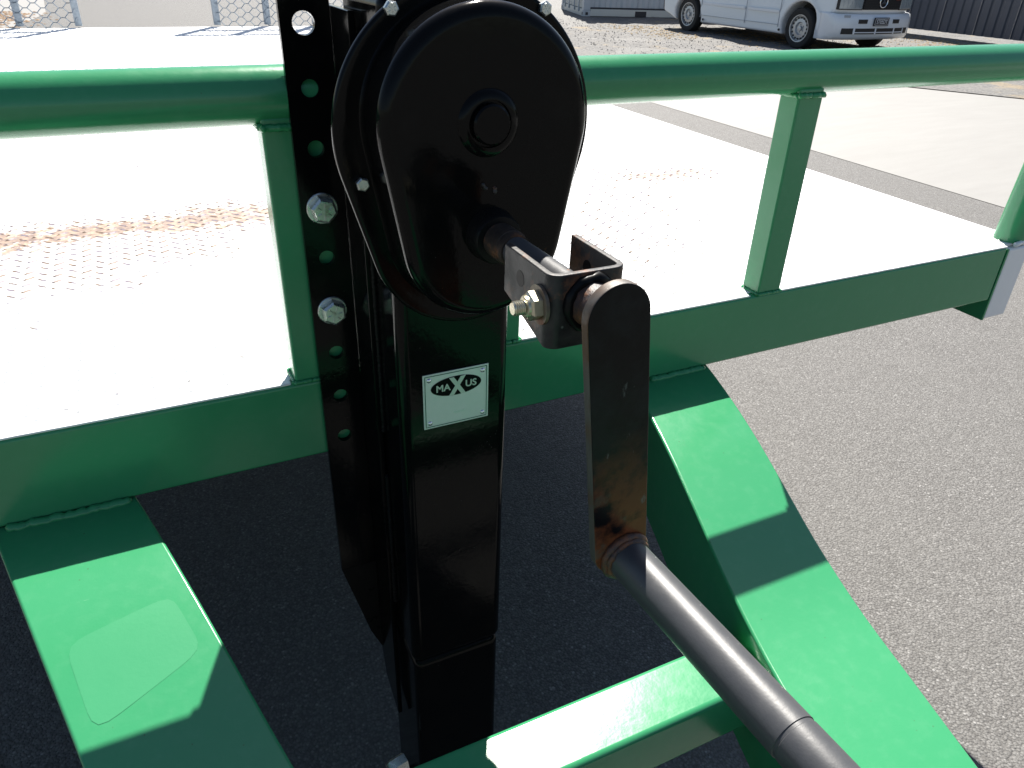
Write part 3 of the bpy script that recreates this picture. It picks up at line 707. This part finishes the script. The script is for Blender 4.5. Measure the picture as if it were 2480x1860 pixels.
# loading ramps of expanded mesh standing at the tail
def ramp(x0, x1, ups):
    fr = B(); y = YE + 0.01; z0 = Z(-0.49); z1 = z0 + 0.80
    for u in ups: box(fr, u - 0.02, u + 0.02, y, y + 0.04, z0, z1)
    for z in (z0 - 0.09, z0 + 0.40, z1): box(fr, x0 - 0.02, x1 + 0.02, y + 0.001, y + 0.039, z, z + 0.03)
    rp = obj('loading_ramp', fr, 'galv', tr, 0, 0)
    bm = B(); a_, b_, dz = 0.022, 0.026, 0.027; zz = z0 - 0.06; row = 0
    while zz < z1:
        p = []; xx = x0 - (0 if row % 2 else a_ + b_)
        while xx < x1:
            p += [(xx, zz), (xx + a_, zz), (xx + a_ + b_, zz + dz), (xx + 2 * a_ + b_, zz + dz)]; xx += 2 * (a_ + b_)
        p = [(min(max(u, x0), x1), y - 0.004, v) for u, v in p]
        for q0, q1 in zip(p[:-1], p[1:]):
            if abs(q0[0] - q1[0]) > 1e-6: tube(bm, [q0, q1], 0.0026, 4, False)
        zz += dz; row += 1
    me = obj('expanded_mesh', bm, 'galv', rp, 0, 0); me['kind'] = 'stuff'
ramp(-1.20, -0.20, (-1.18, -0.86, -0.52, -0.20)); ramp(0.63, 1.63, (0.63, 0.96, 1.29, 1.61))

# ================================================================== JACK
jk = thing('trailer_jack', 'black square tube drop leg jack with egg shaped gear cover bolted to the trailer', 'jack', (0.288, 0.79, 0))
def plate_holes(bm, cx, zs, x0, x1, z0, z1, y0, y1, rads, n=24):
    zs_ = sorted(zip(zs, rads)); cuts = [z0] + [(zs_[i][0] + zs_[i + 1][0]) / 2 for i in range(len(zs_) - 1)] + [z1]
    for (zc, rh), za, zb_ in zip(zs_, cuts[:-1], cuts[1:]):
        ang = [2 * pi * k / n for k in range(n)] + [atan2(dz, dx) % (2 * pi) for dx in (x0 - cx, x1 - cx) for dz in (za - zc, zb_ - zc)]
        ang = sorted(set(round(a, 6) for a in ang)); ring = []
        for a in ang:
            c, s = cos(a), sin(a); k = 1e9
            if abs(c) > 1e-9: k = min(k, ((x1 if c > 0 else x0) - cx) / c)
            if abs(s) > 1e-9: k = min(k, ((zb_ if s > 0 else za) - zc) / s)
            ring.append([bm.verts.new(p) for p in ((cx + rh * c, y0, zc + rh * s), (cx + k * c, y0, zc + k * s), (cx + rh * c, y1, zc + rh * s), (cx + k * c, y1, zc + k * s))])
        m_ = len(ring)
        for i in range(m_):
            a, b = ring[i], ring[(i + 1) % m_]
            bm.faces.new([a[0], b[0], b[1], a[1]]); bm.faces.new([a[2], a[3], b[3], b[2]]); bm.faces.new([a[0], a[2], b[2], b[0]])
            pa, pb = a[1].co, b[1].co
            outer = (abs(pa.x - pb.x) < 1e-7 and (abs(pa.x - x0) < 1e-7 or abs(pa.x - x1) < 1e-7)) or (abs(pa.z - pb.z) < 1e-7 and (abs(pa.z - z0) < 1e-7 or abs(pa.z - z1) < 1e-7))
            if outer: bm.faces.new([a[1], b[1], b[3], a[3]])
    bmesh.ops.remove_doubles(bm, verts=bm.verts[:], dist=1e-6)
HZ = [Z(v) for v in (-.0716, -.1357, -.2003, -.2680, -.3301, -.3988, -.4598, -.5252, -.5896)]
for sd in (1, -1):
    mx = (lambda a: a) if sd > 0 else (lambda a: 2 * CX - 0.0006 - a)
    def xr(a, b): a, b = mx(a), mx(b); return min(a, b), max(a, b)
    bm = B(); x0, x1 = xr(0.1540, 0.2070); cxh = mx(0.1785)
    plate_holes(bm, cxh, HZ, x0, x1, Z(-.835), Z(-.0495), 0.8705, 0.8785, [0.0095 if i else 0.0118 for i in range(len(HZ))])
    fl = obj('mounting_flange', bm, 'black', jk, 0, 30)
    bm = B(); prism(bm, [(mx(.1540), Z(-.8352)), (mx(.2070), Z(-.8352)), (mx(.2070), Z(-1.03)), (mx(.190), Z(-.985))], 0.8707, 0.8783, 'xz'); obj('flange_foot', bm, 'blackdull', jk, 0, 30)
    # web of the angle against the tube, chamfered at the bottom
    a, b = xr(0.2075, 0.2145)
    bm = B(); prism(bm, [(0.8785, Z(-.055)), (0.8785, Z(-1.03)), (0.86, Z(-1.09)), (0.80, Z(-1.12)), (0.80, Z(-.055))], a, b, 'yz')
    obj('angle_web', bm, 'black', jk, 0.001)
    obj('weld_bead', weld(B(), (mx(0.2155), 0.80, Z(-.10)), (mx(0.2155), 0.80, Z(-.55)), 0.003), 'blackdull', jk, 0, 60)
    obj('weld_bead', weld(B(), (mx(0.2155), 0.80, Z(-.62)), (mx(0.2155), 0.80, Z(-.86)), 0.003), 'blackdull', jk, 0, 60)
    for hz, ph in ((HZ[3], 0.25), (HZ[5], 0.5)):
        bt = hexbolt('bolt', (cxh, 0.8703, hz), (0, -1, 0), 0.0185, 0.0275, 0.012, 'zinc', jk, ph)
        if sd > 0 and hz == HZ[3]:
            for ch_, t_ in (('H', 1.9), ('E', 1.05), ('C', 0.25)):
                Mx = Matrix.Translation((cxh + 0.0078 * cos(t_), 0.8703 - 0.0152, hz + 0.0078 * sin(t_))) @ FRONT @ Matrix.Rotation(t_ - pi / 2, 4, 'Z')
                text_mesh(ch_, 0.0065, 0.0005, 'zinc', bt, Mx, 'bolt_marking')
# tube
xt0, xt1, yt0, yt1 = 0.2175, 0.3590, 0.725, 0.866
tb = obj('jack_tube', box(B(), xt0, xt1, yt0, yt1, Z(-.925), Z(-.034)), 'black', jk, 0.014, segs=5)
obj('top_cap', box(B(), xt0 - .004, xt1 + .004, yt0 - .002, yt1 + .002, Z(-.0335), Z(-.0275)), 'blackdull', jk, 0.001)
obj('inner_leg', box(B(), xt0 + .0025, xt1 - .0025, yt0 + .0028, yt1 - .005, 0.022, Z(-.926)), 'black', jk, 0.012, segs=4)
obj('foot_plate', box(B(), xt0 - .045, xt1 + .045, yt0 - .045, yt1 + .045, 0.009, 0.0215), 'blackdull', jk, 0.002)
hexbolt('pin_head', (0.194, 0.7275, Z(-1.140)), (-1, -0.2, 0), 0.0, 0.024, 0.03, 'zinc', jk, 0.2, False)
# gear case behind the cover and the cover itself
def egg(c1, r1, c2, r2, off=0.0, n=72):
    """convex hull of two circles, returned as points (x, z) counter-clockwise"""
    r1 += off; r2 += off; d_ = c1[1] - c2[1]; al = math.asin((r1 - r2) / d_)
    pts = []
    a0 = -al; a1 = pi + al
    for i in range(n + 1): t = a0 + (a1 - a0) * i / n; pts.append((c1[0] + r1 * cos(t), c1[1] + r1 * sin(t)))
    for i in range(n // 2 + 1): t = a1 + (2 * pi + a0 - a1) * i / (n // 2); pts.append((c2[0] + r2 * cos(t), c2[1] + r2 * sin(t)))
    return pts
def loft(bm, loops, cap0=True, cap1=True):
    rings = [[bm.verts.new((x, y, z)) for x, z in pts] for y, pts in loops]; n = len(rings[0])
    for R0, R1 in zip(rings[:-1], rings[1:]):
        for k in range(n): bm.faces.new([R0[k], R0[(k + 1) % n], R1[(k + 1) % n], R1[k]])
    if cap0: bm.faces.new(rings[0][::-1])
    if cap1: bm.faces.new(rings[-1])
F = dict(c1=(0.2862, Z(-.1495)), r1=0.1305, c2=(0.2862, Z(-.246)), r2=0.1030)
Rz = dict(c1=(0.2862, Z(-.138)), r1=0.1025, c2=(0.2862, Z(-.240)), r2=0.0835)
bm = B(); loft(bm, [(0.7245, egg(**F, off=-.016)), (0.6875, egg(**F, off=-.016))]); obj('gear_case', bm, 'black', jk, 0, 40)
bm = B(); loft(bm, [(0.6870, egg(**F)), (0.6815, egg(**F)), (0.6802, egg(**F, off=-.0012)), (0.6800, egg(**F, off=-.004)), (0.6812, egg(**F, off=-.012)), (0.6812, egg(**F, off=-.026))]); 
cv = obj('gear_cover', bm, 'black', jk, 0, 50)
lo = [(0.6815, egg(**Rz, off=.004)), (0.6785, egg(**Rz, off=.0012)), (0.674, egg(**Rz)), (0.643, egg(**Rz))]
for i in range(1, 9):
    t = pi / 2 * i / 8; lo.append((0.643 - 0.013 * sin(t), egg(**Rz, off=-0.013 * (1 - cos(t)))))
bm = B(); loft(bm, lo); obj('cover_dome', bm, 'black', cv, 0, 60)
bm = B(); lathe(bm, (0.2835, 0.6305, Z(-.1335)), (0, -1, 0), [(0, 0.0300), (0.002, 0.0290), (0.0045, 0.0245), (0.0048, 0.0205), (0.0018, 0.0200), (0.0018, 0.0182), (0.0085, 0.0178), (0.0102, 0.0160), (0.0104, 0.0)], 48)
obj('shaft_cap', bm, 'black', cv, 0, 35)
bm = B(); lathe(bm, (0.2876, 0.6305, Z(-.236)), (0, -1, 0), [(0, 0.0265), (0.004, 0.0255), (0.016, 0.0245), (0.020, 0.0225), (0.0205, 0.0170)], 40)
obj('crank_bush', bm, 'blackdull', cv, 0, 40)
for cx_, cz_, ph in ((.2133, -.0450, .1), (.3600, -.0450, .6), (.1782, -.1905, .3)):
    hexbolt('cover_screw', (cx_, 0.6795, Z(cz_)), (0, -1, 0), 0.0, 0.0112, 0.0052, 'zinc', cv, ph, True)
# little scuffed weld scar under the centre cap
obj('paint_chip', weld(B(), (0.2775, 0.6298, Z(-.186)), (0.2825, 0.6298, Z(-.193)), 0.0018, 6), 'worn', cv, 0, 60)
obj('paint_chip', weld(B(), (0.2905, 0.6298, Z(-.190)), (0.291, 0.6298, Z(-.197)), 0.0022, 6), 'worn', cv, 0, 60)
# name plate
y0 = yt0
npz0, npz1 = Z(-.5085), Z(-.4330); nx0, nx1 = 0.2450, 0.3297; ncx = (nx0 + nx1) / 2; ncz = (npz0 + npz1) / 2
npl = obj('name_plate', box(B(), nx0, nx1, y0 - 0.0016, y0 - 0.0004, npz0, npz1), 'alu', jk, 0.0003)
bm = B(); e = 0.0022; wl = 0.0008; ya_, yb_ = y0 - 0.0021, y0 - 0.0015
box(bm, nx0 + e, nx1 - e, ya_, yb_, npz1 - e - wl, npz1 - e); box(bm, nx0 + e, nx1 - e, ya_, yb_, npz0 + e, npz0 + e + wl)
box(bm, nx0 + e, nx0 + e + wl, ya_, yb_, npz0 + e + wl, npz1 - e - wl); box(bm, nx1 - e - wl, nx1 - e, ya_, yb_, npz0 + e + wl, npz1 - e - wl)
obj('border_line', bm, 'plategreen', npl, 0, 0)
ox, oz = ncx, ncz + 0.0165
bm = B(); prism(bm, [(ox + 0.0325 * cos(t), oz + 0.0130 * sin(t)) for t in [2 * pi * i / 48 for i in range(48)]], y0 - 0.0022, y0 - 0.0015, 'xz'); obj('logo_oval', bm, 'plateblack', npl, 0, 0)
T = lambda x, z, yy=0.0025: Matrix.Translation((x, y0 - yy, z)) @ FRONT
text_mesh('MA', 0.0128, 0.0002, 'platetext', npl, T(ox - 0.0172, oz - 0.0004), 'logo_lettering', 0.00025, 1.0)
text_mesh('US', 0.0128, 0.0002, 'platetext', npl, T(ox + 0.0188, oz - 0.0004), 'logo_lettering', 0.00025, 1.0)
bm = B()
for s in (1, -1):
    hw, hh, tw = 0.0108, 0.0122, 0.0062
    prism(bm, [(ox + 0.0012 + s * (-hw), oz + hh), (ox + 0.0012 + s * (-hw + tw), oz + hh), (ox + 0.0012 + s * hw, oz - hh), (ox + 0.0012 + s * (hw - tw), oz - hh)], y0 - 0.00282 - 0.0001 * s, y0 - 0.0016, 'xz')
obj('logo_lettering', bm, 'platetext', npl, 0, 0)
text_mesh('20-504', 0.0048, 0.00012, 'emboss', npl, T(ncx + 0.004, ncz - 0.0215, 0.0017), 'stamped_number', 0.0, 1.15)
for x in (nx0 + 0.0078, nx1 - 0.0078):
    for z in (npz0 + 0.0078, npz1 - 0.0078):
        bm = B(); lathe(bm, (x, y0 - 0.0015, z), (0, -1, 0), [(0, 0.0032), (0.0008, 0.0031), (0.0017, 0.0020), (0.002, 0.0)], 16); obj('rivet', bm, 'rivet', npl, 0, 60)
# crank: input shaft, yoke, arm, handle (one thing turning together, built as parts of the jack)
ax, az = 0.2876, Z(-.232)
bm = B(); axis_tube(bm, (ax, 0.623, Z(-.236)), (0, -1, 0.025), [(0, 0.0168), (0.038, 0.0168), (0.0385, 0.0158), (0.048, 0.0150)], 28); obj('input_sleeve', bm, 'sleeve', jk, 0, 40)
bm = B(); axis_tube(bm, (ax, 0.60, Z(-.235)), (0, -1, 0.02), [(0, 0.0133), (0.148, 0.0133)], 28); sh = obj('input_shaft', bm, 'handle', jk, 0, 40)
# yoke: bent channel, web towards the arm
th = 0.006; yw = 0.447; ztop = Z(-.2065); zbo = Z(-.2680)
xl, xr_ = ax - 0.0345, ax + 0.0335; yb2 = 0.527
plan = []; rb = 0.011
plan += [(xl, yb2), (xl, yw + rb)] + [(xl + rb - rb * cos(t), yw + rb - rb * sin(t)) for t in [pi / 2 * i / 6 for i in range(1, 7)]]
plan += [(xr_ - rb + rb * sin(t), yw + rb - rb * cos(t)) for t in [pi / 2 * i / 6 for i in range(0, 7)]] + [(xr_, yb2)]
inn = [(xr_ - th, yb2), (xr_ - th, yw + rb)] + [(xr_ - rb + (rb - th) * sin(t), yw + rb - (rb - th) * cos(t)) for t in [pi / 2 * i / 6 for i in range(6, -1, -1)]]
inn += [(xl + rb - (rb - th) * cos(t), yw + rb - (rb - th) * sin(t)) for t in [pi / 2 * i / 6 for i in range(6, -1, -1)]] + [(xl + th, yb2)]
outer = plan; inner = inn[::-1]
# resample matching stations so the side profile can be shaped
def zbot(y):  # lower edge: deep and round at the web, rising towards the open end
    t = (y - yw) / (yb2 - yw); return zbo + 0.022 * max(0, t - 0.1) ** 0.9 + 0.010 * max(0, 1 - t / 0.12) * 0
bm = B(); NS = len(outer); cols = []
# insert extra stations along the flanges
def dens(pl):
    q = []
    for a, b in zip(pl[:-1], pl[1:]):
        L_ = hypot(a[0] - b[0], a[1] - b[1]); k = max(1, int(L_ / 0.012))
        for i in range(k): q.append((a[0] + (b[0] - a[0]) * i / k, a[1] + (b[1] - a[1]) * i / k))
    q.append(pl[-1]); return q
po = dens(outer)
cxm = (xl + xr_) / 2
def inset(p):
    x, y = p
    if y >= yw + rb: return ((xl + th) if x < cxm else (xr_ - th), y)
    cxc = xl + rb if x < xl + rb else (xr_ - rb if x > xr_ - rb else None)
    if cxc is None: return (x, y + th)
    vx, vy = x - cxc, y - (yw + rb); l_ = hypot(vx, vy); return (cxc + vx / l_ * (rb - th), yw + rb + vy / l_ * (rb - th))
for p in po:
    qn = inset(p); zl = zbot(p[1])
    cols.append([bm.verts.new((p[0], p[1], ztop)), bm.verts.new((p[0], p[1], zl)), bm.verts.new((qn[0], qn[1], zl)), bm.verts.new((qn[0], qn[1], ztop))])
for a, b in zip(cols[:-1], cols[1:]):
    for k in range(4): bm.faces.new([a[k], b[k], b[(k + 1) % 4], a[(k + 1) % 4]])
bm.faces.new(cols[0]); bm.faces.new(cols[-1][::-1])
yk = obj('crank_yoke', bm, 'worn', jk, 0.0012, segs=2)
# slots through the flanges (dark recesses) with the bolt in front
for xx, s in ((xl - 0.0004, -1), (xr_ - th - 0.0004, -1)):
    for yy, r_ in ((0.497, 0.0068), (0.470, 0.0075)):
        if s == -1 and xx < ax and yy < 0.48: continue
        bm = B(); lathe(bm, (xx + 0.0012, yy, Z(-.226)), (-1, 0, 0), [(0, r_), (0.0010, r_)], 20); obj('slot', bm, 'plateblack', yk, 0, 0)
# clamp bolt, nut, washer
by, bz = 0.461, Z(-.2335)
bm = B(); lathe(bm, (xl - 0.0002, by, bz), (-1, 0, 0), [(0, 0.0158), (0.0026, 0.0158), (0.0028, 0.006)], 30); obj('washer', bm, 'washer', yk, 0, 40)
nb = hexbolt('lock_nut', (xl - 0.003, by, bz), (-1, 0, 0), 0.0, 0.0205, 0.0090, 'yzinc', yk, 0.35, False)
bm = B(); st = [(0, 0.0086), (0.0025, 0.0080)]; lathe(bm, (xl - 0.0118, by, bz), (-1, 0, 0), [(0, 0.0088), (0.0022, 0.0084), (0.0030, 0.0066)], 24); obj('nylon_collar', bm, 'yzinc', yk, 0, 40)
st = []; s = 0.0
while s < 0.0105: st += [(s, 0.0050), (s + 0.0009, 0.0059)]; s += 0.00175
st += [(s, 0.0050), (s + 0.0008, 0.0046)]
bm = B(); lathe(bm, (xl - 0.0130, by, bz), (-1, 0, 0), st, 20); obj('clamp_bolt', bm, 'yzinc', yk, 0, 20)
hexbolt('bolt_head', (xr_ + 0.0005, by, bz), (1, 0, 0), 0.0, 0.0190, 0.008, 'yzinc', yk, 0.1, False)
# boss and arm
bm = B(); axis_tube(bm, (ax + .001, yw + 0.0005, az), (0, -1, 0), [(0, 0.0195), (0.004, 0.0185), (0.012, 0.0172), (0.030, 0.0170)], 30); obj('arm_boss', bm, 'weldrust', jk, 0, 40)
bm = B(); weld(bm, (0, 0, 0), (1, 0, 0), 0.1, 2); bm.free()
def ringweld(c, R, rad, axis_y, n=28, squash=1.0):
    bm = B(); ps = []; rs = []
    for i in range(n + 1):
        t = 2 * pi * i / n; k = R + random.uniform(-.0006, .0006)
        ps.append((c[0] + k * cos(t), axis_y + random.uniform(-.0005, .0005), c[2] + k * sin(t))); rs.append(rad * random.uniform(0.8, 1.2))
    ps[-1] = ps[0]; rs[-1] = rs[0]; tube(bm, ps, rs, 8, False); return bm
obj('weld_bead', ringweld((ax + .001, 0, az), 0.0195, 0.0048, yw - 0.0005), 'blackdull', jk, 0, 60)
A0 = (0.2866, Z(-.2260)); A1 = (0.3155, Z(-.4560)); ar = 0.0268
dx, dz = A1[0] - A0[0], A1[1] - A0[1]; L_ = hypot(dx, dz); ux, uz = dx / L_, dz / L_; nx_, nz_ = uz, -ux
th0 = atan2(nz_, nx_)
pts = [(A0[0] + ar * cos(th0 - t), A0[1] + ar * sin(th0 - t)) for t in [pi * i / 24 for i in range(25)]]
# make sure the upper cap bulges away from the lower end
if (pts[12][0] - A0[0]) * ux + (pts[12][1] - A0[1]) * uz > 0:
    pts = [(A0[0] + ar * cos(th0 + t), A0[1] + ar * sin(th0 + t)) for t in [pi * i / 24 for i in range(25)]]
lowp = [(2 * (A0[0] + dx / 2) - p[0], 2 * (A0[1] + dz / 2) - p[1]) for p in pts]
bm = B(); prism(bm, pts + lowp, 0.4025, 0.4125, 'xz', 0, 1); obj('crank_arm', bm, ['arm', 'edge'], jk, 0.0012, segs=2)
hs = Vector((0.3195, 0.402, Z(-.4640))); he = Vector((0.3255, 0.085, Z(-.4560))); hd = (he - hs).normalized()
bm = B(); axis_tube(bm, hs, hd, [(0, 0.0192), (0.203, 0.0192), (0.2035, 0.0184), (0.2060, 0.0184), (0.2065, 0.0189), (0.31, 0.0189), (0.316, 0.016)], 48); obj('crank_handle', bm, 'handle', jk, 0, 35)
bm = ringweld((hs.x, 0, hs.z), 0.0205, 0.0042, 0.4005); obj('weld_bead', bm, 'weldrust', jk, 0, 60)
bm = ringweld((hs.x, 0, hs.z), 0.0192, 0.0030, 0.3955); obj('weld_bead', bm, 'weldrust', jk, 0, 60)
